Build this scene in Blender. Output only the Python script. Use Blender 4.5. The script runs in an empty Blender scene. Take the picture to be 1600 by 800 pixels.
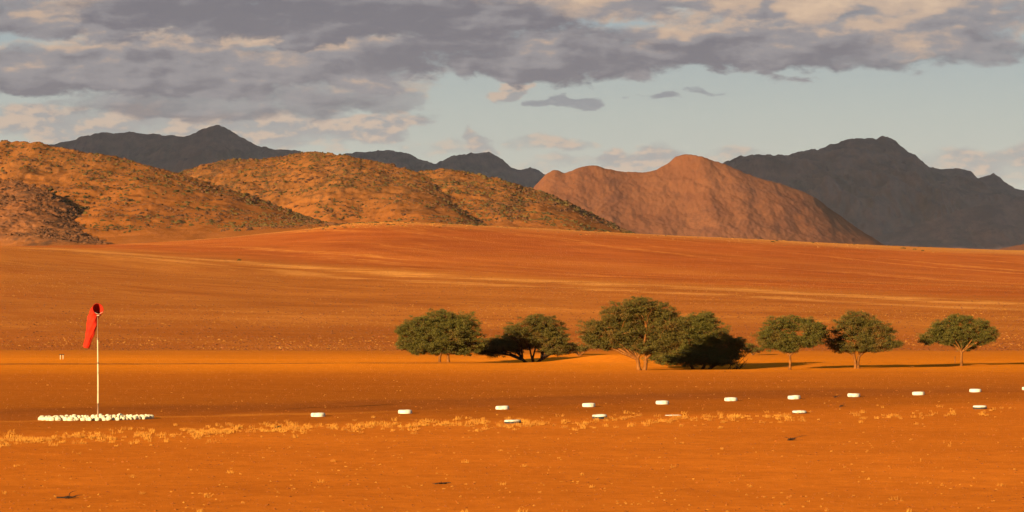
import bpy, math
import numpy as np
from mathutils import Vector

# ------------------------------------------------------------------ scene, camera, light
S = bpy.context.scene
C = S.collection
F = 5000.0      # focal length in pixels of a 1600 px wide frame
HY = 459.0      # image row of the level horizon

cam = bpy.data.cameras.new('camera')
cam.sensor_width = 36.0
cam.lens = F / 1600.0 * 36.0
cam.shift_y = (HY - 400.0) / 1600.0
cam.clip_start = 1.0
cam.clip_end = 80000.0
camo = bpy.data.objects.new('camera', cam)
camo.rotation_euler = (math.pi / 2, 0, 0)
C.objects.link(camo)
S.camera = camo

SUN_EL = math.radians(12.5)
SUN_TRAVEL = Vector((0.55, 0.835, 0)).normalized()     # where the light goes, over the ground
sd = bpy.data.lights.new('sun', 'SUN')
sd.energy = 4.6
sd.angle = math.radians(0.5)
sd.color = (1.0, 0.78, 0.46)
so = bpy.data.objects.new('sun', sd)
dirv = Vector((SUN_TRAVEL.x * math.cos(SUN_EL), SUN_TRAVEL.y * math.cos(SUN_EL), -math.sin(SUN_EL)))
so.rotation_euler = dirv.to_track_quat('-Z', 'Y').to_euler()
so.location = (-50, -80, 60)
C.objects.link(so)

S.view_settings.view_transform = 'Standard'
S.view_settings.look = 'None'
S.view_settings.gamma = 1.0
S.view_settings.use_curve_mapping = False
S.view_settings.exposure = 1.9
EXPM = 2 ** 1.9
SKY_STR = 0.05

S.cycles.diffuse_bounces = 2
S.cycles.transmission_bounces = 2
S.cycles.volume_bounces = 0

# ------------------------------------------------------------------ node helper
class NT:
    def __init__(self, tree):
        self.t = tree
        self.n = tree.nodes
        self.l = tree.links
    def put(self, sock, v):
        if isinstance(v, bpy.types.NodeSocket):
            self.l.new(v, sock)
        elif v is not None:
            if isinstance(v, (tuple, list)) and len(v) == 3 and sock.type == 'RGBA':
                v = (*v, 1.0)
            sock.default_value = v
    def math(self, op, a, b=None, c=None, clamp=False):
        m = self.n.new('ShaderNodeMath'); m.operation = op; m.use_clamp = clamp
        self.put(m.inputs[0], a)
        if b is not None: self.put(m.inputs[1], b)
        if c is not None: self.put(m.inputs[2], c)
        return m.outputs[0]
    def vmath(self, op, a, b=None):
        m = self.n.new('ShaderNodeVectorMath'); m.operation = op
        self.put(m.inputs[0], a)
        if b is not None: self.put(m.inputs[1], b)
        return m.outputs[0]
    def comb(self, x, y, z=0.0):
        m = self.n.new('ShaderNodeCombineXYZ')
        self.put(m.inputs[0], x); self.put(m.inputs[1], y); self.put(m.inputs[2], z)
        return m.outputs[0]
    def sep(self, v):
        m = self.n.new('ShaderNodeSeparateXYZ'); self.put(m.inputs[0], v)
        return m.outputs[0], m.outputs[1], m.outputs[2]
    def mix(self, fac, a, b, mode='MIX'):
        m = self.n.new('ShaderNodeMix'); m.data_type = 'RGBA'; m.blend_type = mode
        self.put(m.inputs[0], fac); self.put(m.inputs[6], a); self.put(m.inputs[7], b)
        return m.outputs[2]
    def noise(self, vec, scale=1.0, detail=4.0, rough=0.5, dist=0.0, lac=2.0):
        m = self.n.new('ShaderNodeTexNoise')
        self.put(m.inputs['Vector'], vec); m.inputs['Scale'].default_value = scale
        m.inputs['Detail'].default_value = detail; m.inputs['Roughness'].default_value = rough
        m.inputs['Distortion'].default_value = dist; m.inputs['Lacunarity'].default_value = lac
        return m.outputs['Fac']
    def smooth(self, v, lo, hi, a=0.0, b=1.0):
        m = self.n.new('ShaderNodeMapRange'); m.interpolation_type = 'SMOOTHSTEP'
        self.put(m.inputs[0], v); m.inputs[1].default_value = lo; m.inputs[2].default_value = hi
        m.inputs[3].default_value = a; m.inputs[4].default_value = b
        return m.outputs[0]
    def ramp(self, v, stops, interp='LINEAR'):
        m = self.n.new('ShaderNodeValToRGB'); m.color_ramp.interpolation = interp
        e = m.color_ramp.elements
        while len(e) > 1: e.remove(e[-1])
        e[0].position = stops[0][0]; e[0].color = (*stops[0][1], 1)
        for p, c in stops[1:]:
            k = e.new(p); k.color = (*c, 1)
        self.put(m.inputs[0], v)
        return m.outputs[0]

def srgb(r, g, b):
    f = lambda c: c / 255 / 12.92 if c / 255 <= 0.04045 else ((c / 255 + 0.055) / 1.055) ** 2.4
    return (f(r), f(g), f(b))

# ------------------------------------------------------------------ world: sky with clouds
W = bpy.data.worlds.new('World')
S.world = W
W.use_nodes = True
w = NT(W.node_tree)
W.node_tree.nodes.clear()
out = w.n.new('ShaderNodeOutputWorld')
bg = w.n.new('ShaderNodeBackground')
bg.inputs[1].default_value = SKY_STR
w.l.new(bg.outputs[0], out.inputs[0])
sky = w.n.new('ShaderNodeTexSky')
sky.sky_type = 'NISHITA'
sky.sun_disc = False
sky.sun_elevation = SUN_EL
sky.sun_rotation = math.atan2(-SUN_TRAVEL.x, -SUN_TRAVEL.y)
sky.altitude = 900
sky.air_density = 1.0
sky.dust_density = 1.5
sky.ozone_density = 1.5
tc = w.n.new('ShaderNodeTexCoord')
dx, dy, dz = w.sep(tc.outputs['Generated'])
az = w.math('MULTIPLY', w.math('ARCTAN2', dx, dy), 57.29578)
el = w.math('MULTIPLY', w.math('ARCSINE', dz), 57.29578)
def AZ(px): return math.degrees(math.atan((px - 800) / F))
def EL(py): return math.degrees(math.atan((HY - py) / F))
PD = 57.29578 / F                                   # degrees per pixel
p = w.comb(az, w.math('MULTIPLY', el, 2.1), 0.0)
warp = w.n.new('ShaderNodeTexNoise'); warp.inputs['Scale'].default_value = 1.1; warp.inputs['Detail'].default_value = 5
w.l.new(p, warp.inputs['Vector'])
wv = w.vmath('SUBTRACT', warp.outputs['Color'], (0.5, 0.5, 0.5))
wvx, wvy, _ = w.sep(wv)
azw = w.math('MULTIPLY_ADD', wvx, 2.0, az)
elw = w.math('MULTIPLY_ADD', wvy, 0.75, el)
def blob(px, py, rx, ry, wt=1.0, soft=0.55, flat=0.0):
    soft = min(0.85, soft + 0.28)
    """soft elliptical patch of cloud around a direction of the sky"""
    a = w.math('MULTIPLY', w.math('SUBTRACT', azw, AZ(px)), 1 / (rx * PD))
    b = w.math('MULTIPLY', w.math('SUBTRACT', elw, EL(py)), 1 / (ry * PD))
    if flat:                                       # flatter base than top
        b = w.math('MULTIPLY', b, w.smooth(b, -0.3, 0.3, 1 + flat, 1.0))
    r2 = w.math('MULTIPLY_ADD', a, a, w.math('MULTIPLY', b, b))
    return w.smooth(r2, 1.0 - soft, 1.0 + soft, wt, 0.0)
def union(lst):
    o = lst[0]
    for k in lst[1:]: o = w.math('MAXIMUM', o, k)
    return o
fb = w.noise(p, 1.0, 9, 0.56)
fbL = w.noise(w.vmath('ADD', p, (-0.16, 0.22, 0.0)), 1.0, 9, 0.56)
fine = w.noise(p, 2.8, 8, 0.56)
fineL = w.noise(w.vmath('ADD', p, (-0.09, 0.13, 0.0)), 2.8, 8, 0.56)

# pale low veil and small cumulus
veil = union([
    blob(160, 195, 330, 32, 0.75, 0.6), blob(420, 205, 220, 34, 0.8, 0.6), blob(600, 205, 52, 30, 0.9, 0.6),
    blob(783, 148, 42, 16, 0.95, 0.6), blob(747, 220, 26, 20, 0.8, 0.7), blob(850, 228, 75, 14, 0.62, 0.7),
    blob(965, 250, 34, 22, 0.85, 0.6), blob(1025, 247, 46, 26, 0.85, 0.6), blob(1150, 250, 90, 16, 0.6, 0.7),
    blob(1540, 258, 130, 30, 0.72, 0.7), blob(920, 262, 140, 16, 0.55, 0.7), blob(690, 235, 80, 14, .5, .7)])
vl = w.math('ADD', veil, w.math('MULTIPLY', w.math('SUBTRACT', fb, 0.5), 1.1))
vl = w.math('ADD', vl, w.math('MULTIPLY', w.math('SUBTRACT', fine, 0.5), 0.6))
veilA = w.math('MULTIPLY', w.smooth(vl, 0.25, 0.85), 0.85)
smallg = union([blob(885, 158, 48, 10, 0.9, 0.6), blob(1030, 152, 44, 8, 0.85, 0.6), blob(1082, 137, 26, 7, 0.7, 0.7)])
sg = w.math('ADD', smallg, w.math('MULTIPLY', w.math('SUBTRACT', fine, 0.5), 0.9))
smallA = w.math('MULTIPLY', w.smooth(sg, 0.32, 0.9), 0.85)
lit = w.math('ADD', w.math('MULTIPLY', w.math('SUBTRACT', fb, fbL), 2.6), w.math('MULTIPLY', w.math('SUBTRACT', fine, fineL), 1.4))  # painted sunlit side of the clouds, from noise offset up and left
def K(r, g, b):
    c = srgb(r, g, b); k = 1.0 / (EXPM * SKY_STR)
    return (c[0] * k, c[1] * k, c[2] * k)
veilC = w.mix(w.smooth(w.math('ADD', w.math('MULTIPLY', lit, 1.4), w.math('SUBTRACT', fb, 0.5)), -0.25, 0.4), K(150, 147, 150), K(200, 174, 155))
# clear sky between the clouds: physical sky, with the thin milky haze of the afternoon
clear = w.mix(0.9, sky.outputs[0], w.ramp(w.math('DIVIDE', el, 10.0), [(0.0, K(183, 174, 164)), (0.2, K(172, 171, 165)), (0.32, K(166, 170, 167)), (0.45, K(151, 161, 166)), (0.6, K(143, 158, 169)), (1.0, K(115, 142, 165))]))
c1 = w.mix(veilA, clear, veilC)
c2 = w.mix(smallA, c1, K(133, 134, 143))

# banks of cumulus, far to near: flat bases; their shade and sunlit tops are painted as colour
rag = w.noise(p, 7.5, 6, 0.62)
DARK, MIDG, CREAM, BRIGHT = K(115, 112, 122), K(144, 140, 145), K(196, 170, 150), K(216, 187, 160)
pw_ = w.vmath('ADD', p, w.vmath('MULTIPLY', wv, (0.9, 0.9, 0.0)))
FIELDS = []
for off in ((3.7, 1.9, 0.6), (11.3, 7.1, 2.2), (19.9, -4.3, 5.1)):
    o1 = w.vmath('ADD', pw_, off)
    nz_ = w.noise(o1, 0.75, 8, 0.55)
    lo = w.noise(o1, 0.75, 2.5, 0.5)
    hi = w.noise(w.vmath('ADD', o1, (-0.22, 0.30, 0.0)), 0.75, 2.5, 0.5)
    pt = w.noise(w.vmath('MULTIPLY', o1, (0.42, 0.85, 1.0)), 1.0, 4, 0.55)
    FIELDS.append((nz_, w.math('MULTIPLY_ADD', w.math('SUBTRACT', lo, hi), 1.9, w.math('MULTIPLY', w.math('SUBTRACT', pt, 0.5), 2.2))))
def bank(col, k, px, py, rx, ry, warm=0.3, dens=1.0, soft=0.5, top=0.9):
    nz, rel = FIELDS[k % 3]
    a = w.math('MULTIPLY', w.math('SUBTRACT', azw, AZ(px)), 1 / (rx * PD))
    e = w.math('MULTIPLY_ADD', w.math('SUBTRACT', nz, 0.5), 0.9, el)
    b = w.math('MULTIPLY', w.math('SUBTRACT', e, EL(py)), 1 / (ry * PD))
    bb = w.math('MULTIPLY', b, w.smooth(b, -0.2, 0.2, 1.35, 1.0))
    a2 = w.math('MULTIPLY', a, a)
    r2 = w.math('MULTIPLY_ADD', bb, bb, w.math('MULTIPLY', a2, w.math('ABSOLUTE', a)))
    m = w.smooth(r2, 0.1, 1.9, 1.0, 0.0)
    d = w.math('ADD', m, w.math('MULTIPLY', w.math('SUBTRACT', nz, 0.5), 1.5))
    d = w.math('ADD', d, w.math('MULTIPLY', w.math('SUBTRACT', fine, 0.5), 0.55))
    d = w.math('ADD', d, w.math('MULTIPLY', w.math('SUBTRACT', rag, 0.5), 0.35))
    al = w.math('MULTIPLY', w.smooth(d, 0.32, 0.46 + soft), dens)
    sh = w.math('MULTIPLY_ADD', b, 0.40 * top, rel)
    sh = w.math('ADD', sh, w.math('MULTIPLY', w.math('SUBTRACT', fine, fineL), 0.75))
    sh = w.math('ADD', sh, w.math('MULTIPLY', w.math('SUBTRACT', 0.75, al), 0.30))
    sh = w.math('ADD', sh, warm)
    cc = w.mix(w.smooth(sh, -0.30, 0.35), DARK, MIDG)
    cc = w.mix(w.smooth(sh, 0.30, 0.82), cc, CREAM)
    cc = w.mix(w.smooth(sh, 0.75, 1.25), cc, BRIGHT)
    return w.mix(al, col, cc)
c3 = c2
c3 = bank(c3, 1, 560, 150, 130, 42, 0.20, 0.75, 0.6)
c3 = bank(c3, 2, 350, 165, 260, 40, 0.05, 0.85, 0.6)
c3 = bank(c3, 3, 400, 100, 330, 62, 0.36, 1.0, 0.4)
c3 = bank(c3, 4, 1340, 30, 300, 62, 0.60, 0.95, 0.45)
c3 = bank(c3, 5, 170, 118, 340, 46, 0.10, 1.0, 0.4)
c3 = bank(c3, 6, 1010, 5, 330, 50, 0.85, 1.0, 0.4)
c3 = bank(c3, 7, 1420, 72, 190, 46, 0.30, 0.9, 0.55)
c3 = bank(c3, 8, 1110, 82, 330, 42, 0.10, 1.0, 0.4)
c3 = bank(c3, 9, 790, 92, 250, 50, -0.05, 1.0, 0.4)
c3 = bank(c3, 10, 60, 20, 300, 46, 0.38, 1.0, 0.45)
c3 = bank(c3, 11, 500, 30, 420, 50, -0.08, 1.0, 0.4)
c3 = bank(c3, 12, 700, -190, 2200, 130, 0.20, 1.0, 0.5, 0.4)
# the high sky, far out of the frame, is plain physical sky with broken cloud
w.l.new(c3, bg.inputs[0])

# ------------------------------------------------------------------ numpy helpers
rng = np.random.default_rng(7)
def _hash(ix, iy, seed):
    h = (ix.astype(np.int64) * 374761393 + iy.astype(np.int64) * 668265263 + seed * 974711) & 0x7fffffff
    h = ((h ^ (h >> 13)) * 1274126177) & 0x7fffffff
    h = h ^ (h >> 16)
    return (h & 0xffffff) / float(0xffffff)
def gnoise(x, y, seed=0):
    xi = np.floor(x); yi = np.floor(y); fx = x - xi; fy = y - yi
    u = fx * fx * fx * (fx * (fx * 6 - 15) + 10); v = fy * fy * fy * (fy * (fy * 6 - 15) + 10)
    def g(ix, iy, dx_, dy_):
        a = _hash(ix, iy, seed) * 2 * np.pi
        return np.cos(a) * dx_ + np.sin(a) * dy_
    n00 = g(xi, yi, fx, fy); n10 = g(xi + 1, yi, fx - 1, fy)
    n01 = g(xi, yi + 1, fx, fy - 1); n11 = g(xi + 1, yi + 1, fx - 1, fy - 1)
    return (n00 * (1 - u) + n10 * u) * (1 - v) + (n01 * (1 - u) + n11 * u) * v
def fbm(x, y, octv=5, seed=0, gain=0.5):
    s = 0; a = 1.0; f = 1.0
    for o in range(octv):
        s = s + a * gnoise(x * f + 13.7 * o, y * f - 7.3 * o, seed + o); a *= gain; f *= 2.03
    return s
def ridged(x, y, octv=5, seed=0, gain=0.55):
    s = 0; a = 1.0; f = 1.0
    for o in range(octv):
        s = s + a * (1 - np.abs(gnoise(x * f + 5.1 * o, y * f + 9.4 * o, seed + o)) * 2.4); a *= gain; f *= 2.05
    return s / 1.6 - 0.6
def new_mesh(name, verts, faces, mat=None, smooth=False, parent=None):
    verts = np.asarray(verts, dtype=np.float32); faces = np.asarray(faces, dtype=np.int32)
    me = bpy.data.meshes.new(name)
    k = faces.shape[1]
    me.vertices.add(len(verts)); me.vertices.foreach_set('co', verts.ravel())
    me.loops.add(faces.size); me.loops.foreach_set('vertex_index', faces.ravel())
    me.polygons.add(len(faces)); me.polygons.foreach_set('loop_start', np.arange(0, faces.size, k, dtype=np.int32))
    me.polygons.foreach_set('use_smooth', np.full(len(faces), smooth))
    me.update(calc_edges=True); me.validate()
    if mat: me.materials.append(mat)
    o = bpy.data.objects.new(name, me); C.objects.link(o)
    if parent: o.parent = parent
    return o
def grid_faces(nr, nc):
    i = np.arange(nr - 1)[:, None] * nc + np.arange(nc - 1)[None, :]
    i = i.ravel()
    return np.stack([i, i + 1, i + nc + 1, i + nc], 1)
def tag(o, label=None, cat=None, group=None, kind=None):
    if label: o['label'] = label
    if cat: o['category'] = cat
    if group: o['group'] = group
    if kind: o['kind'] = kind
    return o
def empty(name, loc):
    o = bpy.data.objects.new(name, None); o.location = loc; o.empty_display_size = 0.3; C.objects.link(o)
    return o
def part(name, verts, faces, mat, parent, smooth=True):
    return new_mesh(name, verts, faces, mat, smooth, parent)
class MB:
    """collects tubes and other pieces of one part (triangles and quads stored as quads)"""
    def __init__(self): self.v = []; self.f = []; self.n = 0
    def add(self, v, f):
        f = np.asarray(f)
        self.v.append(np.asarray(v, dtype=float)); self.f.append(f + self.n); self.n += len(v)
    def tube(self, pts, rad, sides=6):
        pts = np.asarray(pts, float); n = len(pts)
        tan = np.gradient(pts, axis=0); tan /= np.linalg.norm(tan, axis=1)[:, None] + 1e-9
        ref = np.array([0.0, 1.0, 0.0]) if abs(tan[0][1]) < 0.9 else np.array([1.0, 0, 0])
        vs = []
        a = np.arange(sides) / sides * 2 * np.pi
        for i in range(n):
            b = np.cross(tan[i], ref); b /= np.linalg.norm(b) + 1e-9; c = np.cross(tan[i], b)
            vs.append(pts[i] + rad[i] * (np.cos(a)[:, None] * b + np.sin(a)[:, None] * c))
        vs = np.concatenate(vs)
        fs = []
        for i in range(n - 1):
            for k in range(sides):
                fs.append((i * sides + k, i * sides + (k + 1) % sides, (i + 1) * sides + (k + 1) % sides, (i + 1) * sides + k))
        self.add(vs, fs)
        for end in (0, n - 1):                      # close the ends with a small point
            d = tan[end] * (rad[end] * 0.4) * (1 if end else -1)
            cv = np.concatenate([vs[end * sides:(end + 1) * sides], [pts[end] + d]])
            self.add(cv, [(k, (k + 1) % sides, sides, sides) for k in range(sides)])
    def build(self, name, mat, parent=None, smooth=True):
        v = np.concatenate(self.v); f = np.concatenate(self.f)
        me = bpy.data.meshes.new(name)
        fl = [tuple(q) if q[2] != q[3] else tuple(q[:3]) for q in f.tolist()]
        me.from_pydata(v.tolist(), [], fl); me.update()
        me.polygons.foreach_set('use_smooth', np.full(len(me.polygons), smooth))
        me.materials.append(mat)
        o = bpy.data.objects.new(name, me); C.objects.link(o)
        if parent: o.parent = parent
        return o

ICO_V = None
def ico(sub=1):
    t = (1 + 5 ** 0.5) / 2
    v = [(-1, t, 0), (1, t, 0), (-1, -t, 0), (1, -t, 0), (0, -1, t), (0, 1, t), (0, -1, -t), (0, 1, -t), (t, 0, -1), (t, 0, 1), (-t, 0, -1), (-t, 0, 1)]
    f = [(0, 11, 5), (0, 5, 1), (0, 1, 7), (0, 7, 10), (0, 10, 11), (1, 5, 9), (5, 11, 4), (11, 10, 2), (10, 7, 6), (7, 1, 8), (3, 9, 4), (3, 4, 2), (3, 2, 6), (3, 6, 8), (3, 8, 9), (4, 9, 5), (2, 4, 11), (6, 2, 10), (8, 6, 7), (9, 8, 1)]
    v = [np.array(q) / np.linalg.norm(q) for q in v]
    for _ in range(sub):
        cache = {}; nf = []
        def mid(a, b):
            k = (min(a, b), max(a, b))
            if k not in cache:
                m = v[a] + v[b]; v.append(m / np.linalg.norm(m)); cache[k] = len(v) - 1
            return cache[k]
        for a, b, c in f:
            ab, bc, ca = mid(a, b), mid(b, c), mid(c, a)
            nf += [(a, ab, ca), (b, bc, ab), (c, ca, bc), (ab, bc, ca)]
        f = nf
    return np.array(v), np.array(f)
def scatter(tv, tf, pos, scale, rot, jitter=0.0, seed=0):
    """many copies of a small template as one mesh: pos (n,3), scale (n,3), rot (n,) about z"""
    n = len(pos); m = len(tv)
    r = np.random.default_rng(seed)
    v = np.repeat(tv[None], n, 0)
    if jitter: v = v * (1 + r.uniform(-jitter, jitter, (n, m, 1)))
    v = v * scale[:, None, :]
    c, s = np.cos(rot)[:, None], np.sin(rot)[:, None]
    x = v[..., 0] * c - v[..., 1] * s; y = v[..., 0] * s + v[..., 1] * c
    v = np.stack([x, y, v[..., 2]], -1) + pos[:, None, :]
    f = (tf[None] + (np.arange(n) * m)[:, None, None]).reshape(-1, tf.shape[1])
    return v.reshape(-1, 3), f

# ------------------------------------------------------------------ terrain height
P1 = np.array([(-3000, 380), (-800, 385), (0, 392), (250, 406), (450, 414), (700, 417), (1000, 422), (1300, 430), (1600, 438), (2400, 444), (4600, 448)], float)
P2 = np.array([(-3000, 386), (-400, 390), (0, 389), (150, 385), (300, 376), (400, 367), (500, 356), (560, 349), (620, 348), (700, 352), (850, 359), (1000, 366), (1150, 373), (1300, 381), (1450, 388), (1600, 394), (2000, 402), (4600, 420)], float)
# trees: (px, py, D) foot positions
FEET = {'t1': (693, 566, 300), 't2': (832, 571, 309), 't3': (1002, 578, 271), 't4': (1092, 577, 284), 't5': (1234, 577, 275), 't6': (1339, 576, 278), 't7': (1502, 572, 288)}
def wx(px, D): return (px - 800) / F * D
def wz(py, D): return (HY - py) / F * D
BUMPS = [(wx(q[0], q[2]), q[2], 5.5, 5.5, wz(q[1], q[2]) + 6.5) for q in FEET.values()]
BUMPS += [(wx(960, 303), 303, 5.5, 6.0, 0.75), (wx(905, 327), 327, 8.0, 9.0, 0.42), (wx(700, 283), 283, 15, 9, 0.12), (wx(560, 290), 290, 10, 8, 0.15), (wx(1040, 262), 262, 10, 7, .08)]
def terr(x, y):
    x = np.asarray(x, float); y = np.asarray(y, float)
    px = 800 + F * x / np.maximum(y, 150)
    z0 = -6.5
    z1 = (HY - np.interp(px, P1[:, 0], P1[:, 1])) * 1200 / F
    y2 = sum(np.interp(px + k, P2[:, 0], P2[:, 1]) for k in (-40, -20, 0, 20, 40)) / 5
    z2 = (HY - y2) * 1900 / F
    m0 = 0.004; m1 = 0.8 * (z2 - z0) / 1540; m2 = np.where(px < 450, 0.004, 0.004)
    def herm(a, b, ma, mb, L, t):
        return (2 * t ** 3 - 3 * t ** 2 + 1) * a + (t ** 3 - 2 * t ** 2 + t) * L * ma + (-2 * t ** 3 + 3 * t ** 2) * b + (t ** 3 - t ** 2) * L * mb
    ta = np.clip((y - 360) / 840, 0, 1); tb = np.clip((y - 1200) / 700, 0, 1)
    z = np.where(y < 360, z0, np.where(y < 1200, herm(z0, z1, m0, m1, 840, ta), herm(z1, z2, m1, m2, 700, tb)))
    z = np.where(y > 1900, z2 - np.clip((y - 1900) * 0.004, 0, 30), z)
    for bx, by, sx, sy, am in BUMPS:
        z = z + am * np.exp(-((x - bx) / sx) ** 2 - ((y - by) / sy) ** 2)
    amp = np.clip((y - 330) / 900, 0, 1)
    z = z + amp * (1.6 * fbm(x / 420, y / 300, 3, 3) + 0.25 * fbm(x / 120, y / 90, 3, 5))
    z = z + 0.10 * fbm(x / 38, y / 30, 3, 11) * np.clip(y / 60, 0.3, 1) * np.clip((y + 20) / 40, 0.2, 1)
    z = z + 0.035 * fbm(x / 4.0, y / 3.0, 3, 17)
    return z

# ------------------------------------------------------------------ materials
def mat_new(name, rough=0.9, spec=0.1):
    m = bpy.data.materials.new(name); m.use_nodes = True
    nt = NT(m.node_tree); b = m.node_tree.nodes['Principled BSDF']
    b.inputs['Roughness'].default_value = rough
    b.inputs['Specular IOR Level'].default_value = spec
    g = nt.n.new('ShaderNodeNewGeometry')
    return m, nt, b, g.outputs['Position']
def bump(nt, b, h, strength, dist):
    n = nt.n.new('ShaderNodeBump'); n.inputs['Strength'].default_value = strength; n.inputs['Distance'].default_value = dist
    nt.put(n.inputs['Height'], h); nt.l.new(n.outputs[0], b.inputs['Normal'])

def ground_material():
    m, n, b, P = mat_new('red_sand', 0.95, 0.0)
    x, y, z = n.sep(P)
    big = n.noise(P, 0.012, 5, 0.55); mid = n.noise(P, 0.09, 5, 0.6); sm = n.noise(P, 1.3, 6, 0.65)
    st = n.noise(n.comb(n.math('MULTIPLY', x, 0.010), n.math('MULTIPLY', y, 0.11)), 1.0, 5, 0.6)
    yw = n.math('ADD', y, n.math('MULTIPLY', n.math('SUBTRACT', mid, 0.5), 14.0))
    # near ground, the bare runway, and the sandy strip before the trees
    t = n.math('SUBTRACT', yw, n.math('MULTIPLY', x, 0.8))           # across the airstrip
    near = (0.46, 0.114, 0.0105)
    strip = (0.315, 0.078, 0.0085)
    strip2 = (0.35, 0.088, 0.0090)
    sand = (0.56, 0.150, 0.0085)
    c_a = n.ramp(n.smooth(t, 120, 260), [(0.0, near), (0.22, near), (0.30, strip2), (0.42, strip), (0.47, (0.27, 0.068, 0.0095)), (0.60, (0.235, 0.060, 0.0095)), (0.67, (0.31, 0.080, 0.009)), (1.0, strip2)])
    yq = n.math('MULTIPLY', n.math('SUBTRACT', yw, 200), 1 / 400.0)
    c_b = n.ramp(yq, [(0.0, strip2), (0.09, strip2), (0.145, (0.43, 0.110, 0.0095)), (0.19, sand), (0.30, sand), (0.36, (0.47, 0.128, 0.010)), (0.385, (0.44, 0.118, 0.011)),
                      (0.42, (0.42, 0.120, 0.012)), (0.45, (0.46, 0.142, 0.015)), (0.50, (0.36, 0.092, 0.013)), (1.0, (0.36, 0.092, 0.013))])
    c = n.mix(n.smooth(yw, 205, 245), c_a, c_b)
    # far slope
    q = n.math('ADD', y, n.math('MULTIPLY', x, 2.1))
    al = n.math('SUBTRACT', n.math('MULTIPLY', y, 0.9), n.math('MULTIPLY', x, 0.45))
    qw = n.math('MULTIPLY_ADD', n.math('SUBTRACT', big, 0.5), 90.0, q)
    s1 = n.noise(n.comb(n.math('MULTIPLY', al, 0.0010), n.math('MULTIPLY', qw, 0.0042)), 1.0, 6, 0.6, 0.2)
    s2 = n.noise(n.comb(n.math('MULTIPLY', al, 0.0022), n.math('MULTIPLY', qw, 0.017)), 1.0, 6, 0.62, 0.1)
    blot = n.noise(P, 0.035, 5, 0.65)
    nearf = n.mix(n.smooth(blot, 0.35, 0.65), (0.315, 0.088, 0.015), (0.385, 0.118, 0.020))
    farf = n.mix(n.smooth(blot, 0.35, 0.65), (0.30, 0.066, 0.0120), (0.36, 0.087, 0.0145))
    far = n.mix(n.smooth(qw, 1000, 1130), nearf, farf)
    grit = n.smooth(n.noise(P, 0.16, 4, 0.7), 0.36, 0.60)
    far = n.mix(n.math('MULTIPLY', n.smooth(s1, 0.44, 0.64), 0.40), far, (0.47, 0.148, 0.022))
    far = n.mix(n.math('MULTIPLY', n.math('MULTIPLY', n.smooth(s2, 0.53, 0.66), grit), 0.62), far, (0.60, 0.215, 0.036))
    far = n.mix(n.math('MULTIPLY', n.smooth(s2, 0.45, 0.32), 0.5), far, (0.25, 0.056, 0.0110))
    # pale gravel wash along the toe of the far fan
    wash = n.math('ABSOLUTE', n.math('SUBTRACT', qw, 985))
    wash2 = n.math('ABSOLUTE', n.math('SUBTRACT', qw, 900))
    wf = n.math('MAXIMUM', n.smooth(wash, 42, 8), n.math('MULTIPLY', n.smooth(wash2, 25, 5), 0.7))
    wf = n.math('MULTIPLY', n.math('MULTIPLY', wf, n.smooth(blot, 0.36, 0.55)), n.math('MULTIPLY_ADD', grit, 0.6, 0.4))
    far = n.mix(n.math('MULTIPLY', wf, 0.8), far, (0.66, 0.27, 0.055))
    crest = n.math('MULTIPLY', n.smooth(y, 1600, 1830), n.smooth(n.math('ADD', s2, n.math('MULTIPLY', x, 0.0003)), 0.22, 0.5))
    far = n.mix(n.math('MULTIPLY', crest, 0.85), far, (0.52, 0.205, 0.042))
    far = n.mix(n.math('MULTIPLY', n.smooth(y, 560, 420), 0.65), far, (0.30, 0.076, 0.0125))
    c = n.mix(n.smooth(yw, 358, 372), c, far)
    line = n.math('MULTIPLY', n.smooth(n.math('ABSOLUTE', n.math('SUBTRACT', y, n.math('MULTIPLY_ADD', mid, 8.0, 293.0))), 5.0, 1.5), n.smooth(x, 4.0, -14.0))
    c = n.mix(n.math('MULTIPLY', line, n.smooth(sm, 0.35, 0.55)), c, (0.24, 0.065, 0.012))
    edge = n.math('MULTIPLY', n.smooth(n.math('ABSOLUTE', n.math('SUBTRACT', t, 183.0)), 1.6, 0.3), n.smooth(x, 2, -12))
    c = n.mix(n.math('MULTIPLY', edge, 0.6), c, (0.50, 0.15, 0.018))
    # variation
    c = n.mix(1.0, c, n.ramp(big, [(0.3, (0.86, 0.84, 0.84)), (0.7, (1.12, 1.14, 1.14))]), 'MULTIPLY')
    c = n.mix(1.0, c, n.ramp(st, [(0.3, (0.93, 0.92, 0.93)), (0.5, (1.0, 1.0, 1.0)), (0.7, (1.08, 1.10, 1.08))]), 'MULTIPLY')
    c = n.mix(1.0, c, n.ramp(sm, [(0.3, (0.84, 0.80, 0.8)), (0.7, (1.14, 1.18, 1.2))]), 'MULTIPLY')
    sp = n.noise(P, 6.0, 3, 0.7)
    c = n.mix(n.math('MULTIPLY', n.smooth(sp, 0.62, 0.72), 0.4), c, (0.22, 0.07, 0.025))
    n.l.new(c, b.inputs['Base Color'])
    h = n.math('ADD', n.math('MULTIPLY', sm, 0.5), n.math('MULTIPLY', n.noise(P, 5.0, 5, 0.7), 0.35))
    bump(n, b, h, 0.35, 0.12)
    return m
M_GROUND = ground_material()

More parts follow.
